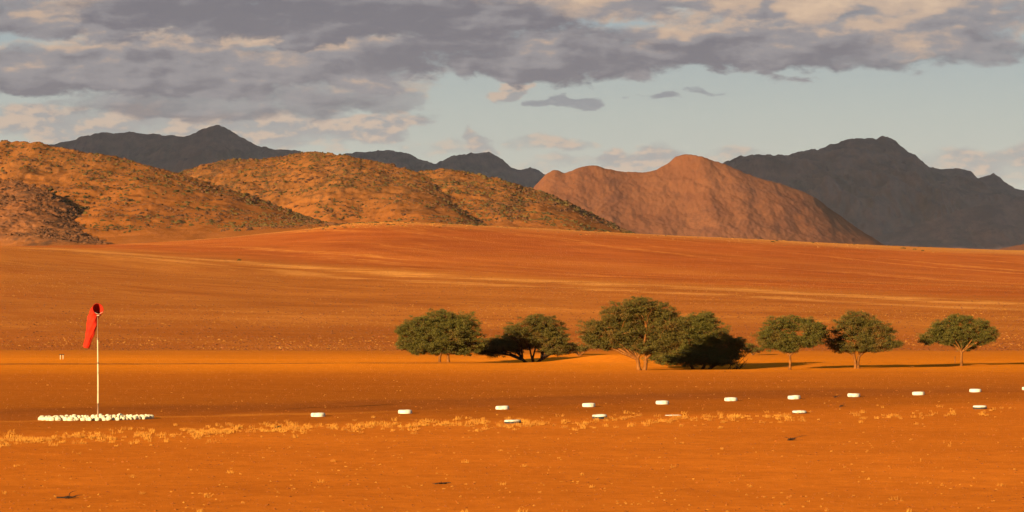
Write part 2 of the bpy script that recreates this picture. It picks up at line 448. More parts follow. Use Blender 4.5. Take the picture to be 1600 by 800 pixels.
FOOT = {'red_rock_mountain': (0.14, 0.050, 0.024)}
def hill_material(name, lo, hi, spot, base_z0, base_z1, patch=0.06, dark=0.6):
    m, n, b, P = mat_new(name, 0.95, 0.0)
    x, y, z = n.sep(P)
    P = n.vmath('MULTIPLY', P, (1.0, 0.33, 1.0))        # beds and scree run down the slope
    a = n.noise(P, 0.012, 5, 0.6); s = n.noise(P, patch, 6, 0.68); f = n.noise(P, 0.28, 5, 0.7)
    c = n.mix(n.smooth(a, 0.35, 0.65), lo, hi)
    cl = n.smooth(n.noise(P, patch * 0.33, 4, 0.6), 0.40, 0.60)
    dark = n.math('MULTIPLY_ADD', cl, dark * 0.85, dark * 0.25)
    c = n.mix(n.math('MULTIPLY', n.smooth(s, 0.48, 0.62), dark), c, spot)
    c = n.mix(n.math('MULTIPLY', n.smooth(f, 0.50, 0.62), dark), c, spot)
    foot = n.smooth(n.math('ADD', z, n.math('MULTIPLY', n.math('SUBTRACT', s, 0.5), 22.0)), base_z0, base_z1)
    c = n.mix(foot, FOOT.get(name, (0.205, 0.064, 0.0125)), c)
    n.l.new(c, b.inputs['Base Color'])
    h = n.math('ADD', n.math('MULTIPLY', s, 3.0), n.math('MULTIPLY', f, 1.3))
    bump(n, b, h, 0.35, 1.0)
    return m

# ------------------------------------------------------------------ ground sheet
def build_ground():
    a = np.concatenate([np.linspace(-500, 60, 24, endpoint=False), 60 * (2000 / 60) ** np.linspace(0, 1, 640, endpoint=False), 2000 * (40000 / 2000) ** np.linspace(0, 1, 60)])
    s = np.linspace(-1, 1, 620)
    v = 0.30 * s + 0.70 * np.sign(s) * np.abs(s) ** 4
    Y = np.repeat(a[:, None], len(v), 1)
    wdt = 120 + np.abs(a) * 0.62
    X = wdt[:, None] * v[None, :]
    Z = terr(X, Y)
    o = new_mesh('ground', np.stack([X, Y, Z], -1).reshape(-1, 3), grid_faces(len(a), len(v)), M_GROUND, True)
    tag(o, 'red orange desert plain rising gently towards the hills', 'ground', kind='structure')
build_ground()

# ------------------------------------------------------------------ hills and mountains
SURF = {}
def ridge(name, pts, D, front, back, mat, amp, lam, seed, label, skew=(9999, 0), ys=3.2, step=1.2, rows=150, pw=1.35, rough=0.02, crestn=0.0, wob=0.06, spur=1.0, key=None):
    pts = np.array(pts, float)
    px = np.arange(pts[0, 0], pts[-1, 0], step)
    # smooth interpolation (average of shifted linear) plus natural roughness of the skyline
    k = 5 * step if crestn < 1 else 2
    py = sum(np.interp(px + q, pts[:, 0], pts[:, 1]) for q in (-k, -k / 2, 0, k / 2, k)) / 5
    pyb = sum(np.interp(px + q, pts[:, 0], pts[:, 1]) for q in np.linspace(-26, 26, 27)) / 27     # body of the hill, without the teeth of its skyline
    py = py + crestn * (fbm(px / 14, px * 0, 5, seed + 50, 0.6))
    Dc = D + front * wob * fbm(px / 160.0, px * 0 + 3, 3, seed + 9) * 2
    Dc = Dc + skew[1] * np.clip(px - skew[0], 0, None) / F * D
    xc = (px - 800) / F * Dc
    teeth = (pyb - py) / F * Dc
    zc = (HY - pyb) / F * Dc
    t = np.concatenate([np.linspace(-1, 0, rows) ** 1, np.linspace(0, 1, max(12, rows // 4))[1:]])
    T = np.repeat(t[:, None], len(px), 1)
    dep = np.where(T < 0, T * front, T * back)
    Y = Dc[None] + dep
    X = np.repeat(xc[None], len(t), 0)
    s = np.where(T < 0, (1 + T), (1 - T))
    warpx = lam * 0.5 * fbm(X / (lam * 2.2), Y / (lam * 2.2), 3, seed + 3)
    R = ridged((X + warpx) / lam, (Y - warpx) / (lam * ys), 3 if D < 3000 else 5, seed)
    sh = s ** pw
    base = terr(X, Y)
    base = np.where(Y > 2600, np.minimum(base, wz(396, 1900) + 6), base)
    H = zc[None] - base
    env = np.clip(np.sin(np.pi * np.clip(s, 0, 1)) ** 0.8, 0, 1) * np.clip(1 - 0.25 * s, 0, 1)
    Z = base - 6 * (1 - s) ** 6 * np.clip(H / 50, .4, 3) + H * sh + np.clip(H, 5, None) * amp * R * env * spur
    sm = rough * np.clip(H, 20, None) * fbm(X / (lam * 0.22), Y / (lam * 0.22 * ys * .6), 4, seed + 21, 0.6) * np.clip((1 - s) * 6, 0.25, 1) * np.clip(s * 4, 0, 1)
    Z = Z + teeth[None] * np.clip(s, 0, 1) ** 9
    Z = Z + sm + 0.010 * np.clip(H, 20, None) * fbm(X / (lam * 0.07), Y / (lam * 0.07 * ys * .6), 3, seed + 31, 0.65) * np.clip(s * 3, 0, 1)
    V = np.stack([X, Y, Z], -1)
    o = new_mesh(name, V.reshape(-1, 3), grid_faces(len(t), len(px)), mat, True)
    tag(o, label, 'mountain' if 'mountain' in name else 'hill', kind='structure')
    if key: SURF[key] = (V, s)
    return o

M_HILL = hill_material('scrub_hillside', (0.172, 0.060, 0.0135), (0.212, 0.076, 0.018), (0.080, 0.038, 0.014), 38, 80, 0.055, 0.85)
M_HILLW = hill_material('sandy_scrub_hillside', (0.172, 0.060, 0.0135), (0.212, 0.076, 0.018), (0.080, 0.038, 0.014), 38, 112, 0.050, 0.8)
M_ROCK = hill_material('dark_rock_hillside', (0.17, 0.060, 0.020), (0.22, 0.080, 0.026), (0.075, 0.036, 0.019), 22, 34, 0.06, 0.85)
M_ORANGE = hill_material('red_rock_mountain', (0.116, 0.040, 0.0150), (0.142, 0.052, 0.0200), (0.080, 0.029, 0.016), 10, 40, 0.018, 0.5)
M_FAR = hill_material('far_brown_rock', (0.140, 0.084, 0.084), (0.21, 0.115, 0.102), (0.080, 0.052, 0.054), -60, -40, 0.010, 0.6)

ridge('hill', [(-1400, 330), (-800, 270), (-400, 235), (-150, 230), (0, 222), (35, 221), (62, 222), (78, 229), (130, 237), (185, 244), (230, 259), (262, 267), (300, 277), (345, 292), (400, 308), (450, 328), (500, 345), (560, 362), (640, 384), (700, 396)],
      2300, 430, 500, M_HILLW, 0.06, 170, 5, 'rounded scrubby orange hill at the left edge', crestn=1.6, pw=1.25, rough=0.045, skew=(60, -0.7), ys=1.5, key='h1')
ridge('hill', [(60, 360), (180, 310), (285, 268), (330, 254), (365, 248), (400, 248), (440, 244), (470, 239), (490, 237), (520, 239), (560, 247), (610, 257), (650, 268), (685, 284), (712, 303), (738, 328), (765, 350), (810, 366), (880, 385)],
      2560, 430, 500, M_HILL, 0.06, 140, 15, 'broad rocky orange hill in the middle of the hill row', crestn=1.8, pw=1.1, rough=0.05, skew=(470, -1.0), ys=1.5, key='h2')
ridge('hill', [(560, 345), (615, 290), (655, 268), (688, 263), (720, 267), (780, 280), (820, 291), (860, 304), (900, 321), (940, 341), (975, 359), (1020, 378), (1080, 395)],
      2500, 330, 500, M_HILL, 0.06, 110, 25, 'low olive spotted spur sloping down to the right', crestn=1.6, pw=1.1, rough=0.045, skew=(690, -0.4), ys=1.5, key='h3')
ridge('hill', [(-900, 330), (-400, 275), (-120, 270), (0, 281), (28, 283), (52, 290), (80, 303), (115, 326), (150, 350), (185, 374), (215, 390), (260, 402)],
      2100, 250, 100, M_ROCK, 0.045, 60, 35, 'dark rocky outcrop slope at the far left', crestn=2.0, pw=0.95, rough=0.05, skew=(0, -1.6), ys=1.5, key='h0')
ridge('mountain', [(700, 396), (780, 345), (835, 291), (850, 276), (862, 266), (872, 266), (885, 271), (905, 262), (930, 258), (955, 265), (1000, 270), (1030, 264), (1055, 246), (1072, 240), (1092, 243), (1130, 255), (1180, 277), (1230, 290), (1270, 306), (1310, 335), (1345, 360), (1382, 383), (1420, 392), (1500, 410)],
      7000, 1000, 1200, M_ORANGE, 0.065, 420, 45, 'sunlit salmon red mountain in the middle distance', crestn=0.8, pw=1.2, rough=0.016, step=1.0, rows=190, skew=(1072, -0.3), ys=4.0, key='m1')
ridge('mountain', [(1360, 394), (1395, 386), (1412, 384), (1440, 389), (1480, 398)], 7400, 500, 300, M_ORANGE, 0.05, 150, 55, 'tiny sunlit mound at the foot of the red mountain', crestn=0.3, rows=50)
ridge('mountain', [(1500, 402), (1545, 393), (1575, 386), (1600, 381), (1680, 374), (1800, 382), (1900, 400)], 6500, 800, 500, M_ORANGE, 0.08, 160, 65, 'low pale orange ridge at the right edge', crestn=0.5, rows=70)
ridge('mountain', [(-900, 330), (-300, 262), (-60, 240), (80, 226), (105, 221), (135, 212), (165, 207), (200, 207), (240, 209), (282, 214), (300, 210), (320, 200), (337, 195), (352, 199), (375, 214), (395, 222), (405, 228), (432, 234), (468, 235), (490, 248), (560, 290), (700, 370)],
      14500, 2600, 2200, M_FAR, 0.22, 700, 75, 'dark shaded mountain with a pointed peak beyond the left hills', crestn=1.2, pw=1.1, rough=0.03, rows=110, step=1.0)
ridge('mountain', [(380, 340), (470, 275), (535, 241), (560, 238), (590, 235), (607, 233), (628, 238), (640, 240), (650, 247), (682, 255), (700, 246), (720, 241), (740, 240), (765, 238), (782, 246), (798, 261), (815, 266), (828, 262), (840, 264), (856, 274), (900, 300), (1000, 360), (1100, 390)],
      15000, 2600, 2200, M_FAR, 0.2, 600, 85, 'dark jagged mountain ridge behind the middle hills', crestn=1.2, pw=1.1, rough=0.03, rows=110, step=1.0)
ridge('mountain', [(900, 390), (1000, 340), (1080, 285), (1130, 254), (1160, 244), (1200, 241), (1230, 242), (1262, 236), (1285, 232), (1300, 225), (1325, 217), (1345, 215), (1364, 216), (1369, 219), (1374, 214), (1388, 214), (1397, 221), (1402, 228), (1410, 230), (1414, 240), (1424, 241), (1431, 252), (1440, 262), (1470, 264), (1500, 263), (1520, 270), (1527, 279), (1538, 276), (1551, 270), (1563, 278), (1578, 294), (1600, 298), (1750, 305), (2000, 330), (2500, 380)],
      13000, 2400, 2000, M_FAR, 0.32, 560, 95, 'dark shaded mountain with a cliffed summit at the right', crestn=1.6, pw=0.85, rough=0.03, rows=150, step=0.8)
ridge('mountain', [(1250, 402), (1330, 380), (1400, 362), (1450, 345), (1500, 328), (1560, 315), (1620, 305), (1750, 300), (2100, 350)],
      11200, 1200, 1200, M_FAR, 0.25, 420, 105, 'low dark foothill under the cliffed mountain', crestn=1.2, pw=1.1, rough=0.03, rows=90)

# ------------------------------------------------------------------ unseen cloud added to shade the far range (above and left of the view)
def shade_cloud():
    m, n, b, P = mat_new('cloud_white', 1.0, 0.0)
    b.inputs['Base Color'].default_value = (0.85, 0.85, 0.87, 1)
    nx, ny = 130, 120
    u = np.linspace(-1, 1, nx); v = np.linspace(-1, 1, ny)
    U, V_ = np.meshgrid(u, v)
    r = np.maximum(np.abs(U) ** 3, 0) + np.abs(V_) ** 3
    e = np.clip(1 - r, 0, 1) ** 0.5
    cx, cy, hx, hy, H0 = -5200, 7400, 6200, 5000, 2300
    X = cx + U * hx + 250 * fbm(U * 5, V_ * 5, 3, 200); Y = cy + V_ * hy + 250 * fbm(U * 5, V_ * 5, 3, 210)
    top = H0 + e * (260 + 160 * fbm(X / 900, Y / 900, 4, 220)); bot = H0 - e * (60 + 50 * fbm(X / 700, Y / 700, 4, 230))
    Vt = np.stack([X, Y, top], -1).reshape(-1, 3); Vb = np.stack([X, Y, bot], -1).reshape(-1, 3)
    f = grid_faces(ny, nx)
    o = new_mesh('cloud', np.concatenate([Vt, Vb]), np.concatenate([f, f[:, ::-1] + len(Vt)]), m, True)
    tag(o, 'broad flat unseen cloud added overhead to shade the far mountains', 'cloud', kind='structure')
shade_cloud()

# ------------------------------------------------------------------ haze
def haze():
    me = bpy.data.meshes.new('haze')
    x0, x1, y0, y1, z0, z1 = -28000, 28000, -600, 42000, -200, 1500
    v = [(x, y, z) for x in (x0, x1) for y in (y0, y1) for z in (z0, z1)]
    me.from_pydata(v, [], [(0, 1, 3, 2), (4, 6, 7, 5), (0, 4, 5, 1), (2, 3, 7, 6), (0, 2, 6, 4), (1, 5, 7, 3)])
    m = bpy.data.materials.new('haze_air'); m.use_nodes = True
    nt = m.node_tree; nt.nodes.clear()
    o_ = nt.nodes.new('ShaderNodeOutputMaterial'); pv = nt.nodes.new('ShaderNodeVolumePrincipled')
    pv.inputs['Color'].default_value = (0.80, 0.86, 1.0, 1); pv.inputs['Density'].default_value = 6.0e-6
    pv.inputs['Anisotropy'].default_value = 0.0
    nt.links.new(pv.outputs[0], o_.inputs['Volume'])
    me.materials.append(m)
    o = bpy.data.objects.new('haze', me); C.objects.link(o)
    tag(o, 'thin haze in the air', 'haze', kind='stuff')
haze()

# ------------------------------------------------------------------ rocks and scrub on the hills (stuff)
def simple_mat(name, col, col2, scale=0.5, rough=0.9):
    m, n, b, P = mat_new(name, rough, 0.0)
    c = n.mix(n.smooth(n.noise(P, scale, 4, 0.6), 0.38, 0.62), col, col2)
    n.l.new(c, b.inputs['Base Color'])
    return m
M_SCRUB = simple_mat('olive_scrub', (0.040, 0.026, 0.008), (0.075, 0.044, 0.012), 0.05)
M_HROCK = simple_mat('dark_brown_rock', (0.050, 0.022, 0.010), (0.095, 0.038, 0.015), 0.08)
IV, IF = ico(0)
OV = np.array([(1, 0, 0), (0, 1, 0), (-1, 0, 0), (0, -1, 0), (0, 0, 1), (0, 0, -1)], float)
OF = np.array([(0, 1, 4), (1, 2, 4), (2, 3, 4), (3, 0, 4), (1, 0, 5), (2, 1, 5), (3, 2, 5), (0, 3, 5)])
def hill_scatter(name, keys, counts, smin, smax, flat, mat, seed, thr, label, cat, lo=0.22):
    r = np.random.default_rng(seed)
    P_ = []; SC = []
    for k, cnt in zip(keys, counts):
        V, s = SURF[k]
        fl = V.reshape(-1, 3); ss = s.ravel(); n0 = len(fl)
        px = 800 + F * fl[:, 0] / fl[:, 1]
        idx = np.where((px > -60) & (px < 1660) & (ss > lo))[0]
        d = fbm(fl[idx, 0] / 90, fl[idx, 1] / 90, 4, seed + 1, 0.65) + 0.45 * ss[idx] - 0.12
        idx = idx[d > thr]
        half = fl[idx, 1] < 1e9
        ch = r.choice(idx, min(cnt, len(idx)), replace=False)
        q = fl[ch] + r.uniform(-1.5, 1.5, (len(ch), 3)) * (1, 1, 0)
        sz = smin + (smax - smin) * r.random(len(ch)) ** 3
        P_.append(q); SC.append(sz)
    pos = np.concatenate(P_); sz = np.concatenate(SC)
    sc = np.stack([sz * r.uniform(.7, 1.3, len(sz)), sz * r.uniform(.7, 1.3, len(sz)), sz * flat * r.uniform(.7, 1.3, len(sz))], 1)
    v, f = scatter(IV, IF, pos, sc, r.uniform(0, 6.28, len(sz)), 0.3, seed)
    tag(new_mesh(name, v, f, mat, False), label, cat, kind='stuff')
hill_scatter('hill_scrub', ['h1', 'h2', 'h3'], [6500, 7500, 6000], 0.3, 1.7, 0.7, M_SCRUB, 31, 0.02, 'scattered olive scrub over the orange hills', 'scrub')
hill_scatter('hill_rocks', ['h0', 'h1', 'h2', 'h3'], [8000, 6000, 8000, 4000], 0.3, 1.7, 0.65, M_HROCK, 37, 0.05, 'dark broken rocks strewn over the hillsides', 'rocks')

# stones and low tufts over the far slope, and pebbles near by
def plain_scatter(name, n, y0, y1, smin, smax, flat, mat, seed, label, cat, powr=1.0, thr=-1.0, lam=60.0):
    r = np.random.default_rng(seed)
    y = y0 + (y1 - y0) * r.random(n * 2) ** powr
    px = r.uniform(-90, 1690, n * 2)
    x = (px - 800) / F * y
    d = fbm(x / lam, y / lam, 3, seed, 0.6)
    k = (d > thr)
    x, y = x[k][:n], y[k][:n]
    z = terr(x, y)
    sz = smin + (smax - smin) * r.random(len(x)) ** 4
    sc = np.stack([sz * r.uniform(.7, 1.5, len(sz)), sz * r.uniform(.7, 1.3, len(sz)), sz * flat * r.uniform(.6, 1.3, len(sz))], 1)
    v, f = scatter(OV, OF, np.stack([x, y, z], 1), sc, r.uniform(0, 6.28, len(sz)), 0.3, seed)
    tag(new_mesh(name, v, f, mat, False), label, cat, kind='stuff')
M_STONE = simple_mat('red_brown_stone', (0.085, 0.026, 0.009), (0.16, 0.046, 0.012), 0.3)
M_PEB = simple_mat('orange_brown_pebble', (0.13, 0.034, 0.007), (0.22, 0.060, 0.010), 0.3)
M_STRAWC = simple_mat('straw_clumps', (0.22, 0.080, 0.013), (0.30, 0.12, 0.022), 0.2)
plain_scatter('slope_stones', 110000, 365, 1900, 0.05, 0.24, 0.6, M_STONE, 41, 'small dark stones over the far slope', 'stones', 1.25)
plain_scatter('slope_straw', 45000, 368, 1900, 0.06, 0.20, 0.6, M_STRAWC, 43, 'pale straw clumps in streaks over the far slope', 'dry grass', 1.0, 0.02, 90)
def crest_scatter(name, n, mat, smin, smax, seed, label, cat):
    r = np.random.default_rng(seed)
    y = 1900 - 260 * r.random(n) ** 1.6
    px = np.where(r.random(n) < 0.6, r.normal(590, 70, n), r.uniform(430, 1500, n)); px = np.where(px < 470, px + 120, px)
    x = (px - 800) / F * y; sz = smin + (smax - smin) * r.random(n) ** 3
    v, f = scatter(IV, IF, np.stack([x, y, terr(x, y)], 1), np.stack([sz * 1.5, sz * 1.3, sz * .6], 1), r.uniform(0, 6.28, n), 0.3, seed)
    tag(new_mesh(name, v, f, mat, False), label, cat, kind='stuff')
crest_scatter('crest_scrub', 260, M_SCRUB, 0.3, 1.3, 401, 'dark scrub dots along the crest of the far fan', 'scrub')
crest_scatter('crest_straw', 1500, M_STRAWC, 0.2, 0.6, 402, 'pale straw along the crest of the far fan', 'dry grass')
plain_scatter('pebbles', 26000, 88, 365, 0.015, 0.07, 0.55, M_PEB, 47, 'small stones on the open ground', 'pebbles', 1.5)

# ------------------------------------------------------------------ dry grass (stuff)
def grass():
    m, n, b, P = mat_new('dry_yellow_grass', 0.8, 0.1)
    c = n.mix(n.smooth(n.noise(P, 0.9, 4, 0.6), 0.35, 0.65), (0.23, 0.082, 0.009), (0.33, 0.140, 0.017))
    n.l.new(c, b.inputs['Base Color'])
    r = np.random.default_rng(55)
    tufts = []
    # band along the near edge of the airstrip
    for _ in range(2100):
        px = r.uniform(-60, 1660)
        py = np.interp(px, [0, 200, 400, 600, 800, 1000, 1200, 1600], [689, 683, 672, 667, 662, 657, 652, 645]) + r.normal(0, 5.0)
        dens = 0.35 + 1.5 * float(fbm(np.array(px / 60.0), np.array(py / 9.0), 3, 77)) + 0.25 * math.exp(-((px - 400) / 350) ** 2) - 0.25 * (px > 1150)
        if r.random() > dens: continue
        D = 32500 / (py - HY)
        tufts.append(((px - 800) / F * D, D, r.uniform(0.04, 0.17) if r.random() < .9 else r.uniform(.13, .19), 1))
    for _ in range(1500):
        py = 662 + 150 * r.random() ** 1.1; px = r.uniform(-60, 1660)
        if float(fbm(np.array(px / 120.0), np.array(py / 16.0), 3, 79)) < r.uniform(-.3, .35): continue
        D = 32500 / (py - HY)
        tufts.append(((px - 800) / F * D, D, r.uniform(0.010, 0.045) if r.random() < .93 else r.uniform(.06, .13), 0))
    for _ in range(160):
        py = r.uniform(590, 655); px = r.uniform(-60, 1660); D = 32500 / (py - HY)
        tufts.append(((px - 800) / F * D, D, r.uniform(0.02, 0.05), 0))
    V = []; Fc = []; k = 0
    for x, y, h, bnd in tufts:
        z = float(terr(x, y)); nb = int(10 + 110 * h)
        rad = h * r.uniform(0.7, 1.5)
        for _ in range(nb):
            a = r.uniform(0, 6.283); q = rad * math.sqrt(r.random()); bx, by = x + q * math.cos(a), y + q * math.sin(a) * .8
            lean = r.normal(0, 0.35, 2); hh = h * r.uniform(0.4, 1.15); wv_ = r.uniform(0.006, 0.013)
            a2 = r.uniform(0, 3.14); wx2, wy2 = wv_ * math.cos(a2), wv_ * math.sin(a2)
            V += [(bx - wx2, by - wy2, z - 0.02), (bx + wx2, by + wy2, z - 0.02), (bx + lean[0] * hh + wx2 * .4, by + lean[1] * hh, z + hh), (bx + lean[0] * hh - wx2 * .4, by + lean[1] * hh, z + hh)]
            Fc.append((k, k + 1, k + 2, k + 3)); k += 4
    tag(new_mesh('dry_grass', V, Fc, m, False), 'sparse yellow dry grass along the near edge of the airstrip', 'dry grass', kind='stuff')
grass()

# ------------------------------------------------------------------ trees
def leaf_material(name, g1, g2, dry):
    m, n, b, P = mat_new(name, 0.75, 0.15)
    a = n.noise(P, 0.9, 3, 0.6); f = n.noise(P, 5.0, 3, 0.6)
    c = n.mix(n.smooth(f, 0.35, 0.65), g1, g2)
    c = n.mix(n.math('MULTIPLY', n.smooth(a, 0.52, 0.66), 0.55), c, dry)
    n.l.new(c, b.inputs['Base Color'])
    tr = n.n.new('ShaderNodeBsdfTranslucent'); n.l.new(c, tr.inputs[0])
    mx = n.n.new('ShaderNodeMixShader'); mx.inputs[0].default_value = 0.18
    outp = n.n['Material Output']
    n.l.new(b.outputs[0], mx.inputs[1]); n.l.new(tr.outputs[0], mx.inputs[2]); n.l.new(mx.outputs[0], outp.inputs[0])
    return m
M_LEAF = leaf_material('acacia_leaves', (0.044, 0.037, 0.0045), (0.095, 0.073, 0.009), (0.125, 0.064, 0.011))
M_LEAFB = leaf_material('brownish_acacia_leaves', (0.046, 0.036, 0.005), (0.096, 0.067, 0.009), (0.155, 0.068, 0.013))
M_BARK = simple_mat('acacia_bark', (0.10, 0.036, 0.0085), (0.165, 0.060, 0.013), 3.0)
M_TWIG = simple_mat('acacia_twigs', (0.11, 0.045, 0.013), (0.18, 0.072, 0.020), 2.0)
M_BARKD = simple_mat('dark_bark', (0.022, 0.012, 0.008), (0.045, 0.022, 0.012), 3.0)

def curve(a, b, r, bend, n=7, sag=0.0):
    a = np.asarray(a, float); b = np.asarray(b, float)
    L = np.linalg.norm(b - a); off = r.normal(0, bend * L, 3); off[2] = abs(off[2]) * 0.4 + sag * L
    t = np.linspace(0, 1, n)[:, None]
    p = a + (b - a) * t + off * (np.sin(np.pi * t)) + r.normal(0, 0.012 * L, (n, 3)) * np.sin(np.pi * t)
    return p

def tree(key, lobes, label, seed, stems=((0, 0),), trunk_r=0.17, fork=0.9, dens=1.0, leafmat=None, depth=0.8, bark=None, twig_d=1.0, cloudy=1.0, leaf=0.060):
    r = np.random.default_rng(seed)
    fx, fy, D = FEET[key]
    bx = wx(fx, D); bz = float(terr(bx, D))
    root = empty('acacia_tree', (bx, D, bz))
    tag(root, label, 'tree', 'flat crowned acacia trees on the plain')
    s = D / F
    L = []
    for (px, py, rx, ry, *dd) in lobes:
        dy_ = dd[0] if dd else r.uniform(-0.35, 0.35) * rx * s
        L.append((np.array([wx(px, D) - bx, dy_, wz(py, D) - bz]), 1.10 * rx * s, max(rx * s * depth, 0.8), 1.16 * ry * s))
    tb = MB(); tw = MB()
    crown_c = np.mean([l[0] for l in L], 0)
    # stems
    tips = []
    for i, (dxp, lean) in enumerate(stems):
        a = np.array([dxp * s, r.uniform(-.1, .1), -0.15]); b_ = np.array([dxp * s + lean * s, r.uniform(-.3, .3), fork])
        p_ = curve(a, b_, r, 0.04, 6)
        rr = trunk_r * np.linspace(1.0, 0.72, 6); rr[0] *= 1.35
        tb.tube(p_, rr, 8); tips.append(b_)
    # limbs
    for c, rx, ry, rz in L:
        tip = min(tips, key=lambda q: abs(q[0] - c[0]) + 0.2 * r.random())
        tgt = c + np.array([0, 0, -0.35 * rz])
        p_ = curve(tip - np.array([0, 0, 0.08]), tgt, r, 0.07, 8, 0.05)
        tb.tube(p_, trunk_r * np.linspace(0.6, 0.22, 8), 6)
        # sub limbs
        for k in range(int(5 + 3 * rx)):
            st = p_[r.integers(3, 8)]
            d = r.normal(0, 1, 3); d /= np.linalg.norm(d); d[2] = abs(d[2]) * 0.6 - 0.1
            e = c + d * np.array([rx, ry, rz]) * 0.8
            q = curve(st, e, r, 0.1, 6, 0.04)
            tb.tube(q, trunk_r * np.linspace(0.24, 0.05, 6), 4)
    # foliage puffs
    PV = []; 
    for c, rx, ry, rz in L:
        n = int(34 * dens * (rx * ry + rx * rz + ry * rz) ** 0.95) + 8
        for k in range(n):
            d = r.normal(0, 1, 3); d /= np.linalg.norm(d)
            rad = r.random() ** 0.42
            if d[2] < -0.35: 
                if r.random() < 0.2: continue
                rad *= 0.85
            pc = c + d * rad * np.array([rx, ry, rz]) * r.uniform(0.80, 1.18)
            if pc[2] < 0.25: pc[2] = 0.25 + r.random() * .3
            PV.append((pc, r.uniform(0.16, 0.34) * cloudy, c))
            if r.random() < 0.40 * twig_d:
                q = curve(c + (pc - c) * r.uniform(0.2, 0.55), pc, r, 0.10, 4)
                tw.tube(q, [0.022, 0.016, 0.011, 0.006], 3)
    lv = []; 
    for pc, pr, c in PV:
        nl = int(44 + 190 * pr)
        d = r.normal(0, 1, (nl, 3)); d /= np.linalg.norm(d, axis=1)[:, None]
        q = pc + d * (r.random((nl, 1)) ** 0.5) * r.uniform(0.7, 1.35, (nl, 1)) * pr * np.array([1.35, 1.35, 0.62])
        a = r.normal(0, 1, (nl, 3)); a /= np.linalg.norm(a, axis=1)[:, None]
        b2 = np.cross(a, r.normal(0, 1, (nl, 3))); b2 /= np.linalg.norm(b2, axis=1)[:, None]
        sz = r.uniform(0.5, 1.15, (nl, 1)) * leaf
        lv.append(np.stack([q - a * sz, q + b2 * sz * 0.45, q + a * sz, q - b2 * sz * 0.45], 1))
    lv = np.concatenate(lv).reshape(-1, 3)
    lf = np.arange(len(lv)).reshape(-1, 4)
    tb.build('trunk', bark or M_BARK, root)
    if tw.n: tw.build('twigs', bark or M_TWIG, root)
    new_mesh('crown', lv, lf, leafmat or M_LEAF, False, root)
    return root

tree('t1', [(690, 503, 30, 18), (655, 516, 28, 20), (722, 510, 28, 19), (640, 538, 22, 12), (690, 528, 42, 22), (732, 535, 26, 20), (680, 545, 32, 10), (655, 545, 16, 10), (720, 548, 22, 8), (629, 517, 10, 8)],
     'dense broad green tree with twin trunks, leftmost of the tree row', 101, stems=((-6, 2), (7, -1)), trunk_r=0.16, fork=0.85, dens=1.15)
tree('t2', [(840, 502, 26, 10), (812, 518, 28, 14), (855, 515, 26, 16), (866, 534, 24, 18), (800, 540, 34, 14, 1.5), (775, 547, 22, 12, 1.5), (885, 545, 22, 10, 1.0), (838, 522, 30, 14), (866, 547, 24, 10), (825, 530, 28, 12), (788, 538, 24, 12, 2.0), (765, 541, 14, 10, 1.5), (752, 547, 12, 9, 1.5), (850, 530, 30, 14)],
     'leaning tree with dark spreading bare limbs below its brownish crown, second from left', 102, stems=((0, 0), (2, 12), (-2, -14)), trunk_r=0.17, fork=0.6, dens=0.85, leafmat=M_LEAFB, bark=M_BARKD, twig_d=1.6)
tree('t3', [(1000, 480, 34, 14), (968, 494, 30, 18), (935, 515, 30, 16), (1030, 488, 26, 16), (1003, 510, 40, 24), (960, 525, 30, 12), (1045, 512, 26, 24), (985, 538, 24, 10), (1025, 538, 30, 14), (920, 528, 14, 10), (938, 538, 16, 6), (950, 540, 22, 8), (1045, 535, 20, 18), (975, 515, 30, 18), (1008, 545, 26, 8)],
     'largest tree of the row, domed olive crown over a pale forked trunk', 103, stems=((-3, -3), (4, 3)), trunk_r=0.20, fork=1.0, dens=0.85, leafmat=M_LEAFB, twig_d=1.5)
tree('t4', [(1100, 502, 22, 14), (1075, 512, 26, 18), (1060, 540, 40, 26, 0.5), (1110, 530, 32, 24, 0.5), (1140, 545, 26, 16), (1085, 558, 50, 16, 0.0), (1125, 560, 30, 12), (1040, 560, 26, 12, 0.6), (1150, 535, 16, 8)],
     'low dark tree with its skirt on the ground in the shade of the largest tree', 104, stems=((-8, -6), (4, 6), (14, 18)), trunk_r=0.16, fork=0.6, dens=1.2)
tree('t5', [(1212, 512, 20, 13), (1240, 507, 26, 12), (1270, 512, 20, 14), (1200, 530, 20, 14), (1232, 532, 26, 14), (1268, 528, 22, 14), (1283, 522, 8, 10), (1234, 545, 16, 6), (1205, 540, 18, 8), (1255, 536, 20, 8)],
     'small neat tree on a slim single trunk beside the shaded tree', 105, trunk_r=0.13, fork=1.3, dens=0.95)
tree('t6', [(1340, 499, 24, 11), (1320, 512, 22, 16), (1365, 508, 18, 10), (1385, 522, 16, 14), (1345, 520, 32, 16), (1305, 535, 18, 14), (1375, 540, 26, 9), (1340, 540, 24, 12), (1398, 538, 12, 5), (1318, 545, 18, 6), (1358, 546, 20, 6), (1345, 530, 26, 12)],
     'ragged brownish tree on a pale trunk, second from the right', 106, stems=((-2, -3), (3, 2)), trunk_r=0.15, fork=1.2, dens=0.72, leafmat=M_LEAFB, twig_d=1.5)
tree('t7', [(1500, 500, 22, 9), (1475, 512, 20, 12), (1528, 510, 20, 12), (1450, 530, 13, 10), (1500, 520, 34, 12), (1545, 523, 14, 12), (1480, 532, 20, 8), (1512, 538, 24, 10), (1530, 530, 18, 8), (1470, 524, 22, 10)],
     'umbrella shaped tree standing alone at the right end of the row', 107, trunk_r=0.14, fork=1.3, dens=0.85)

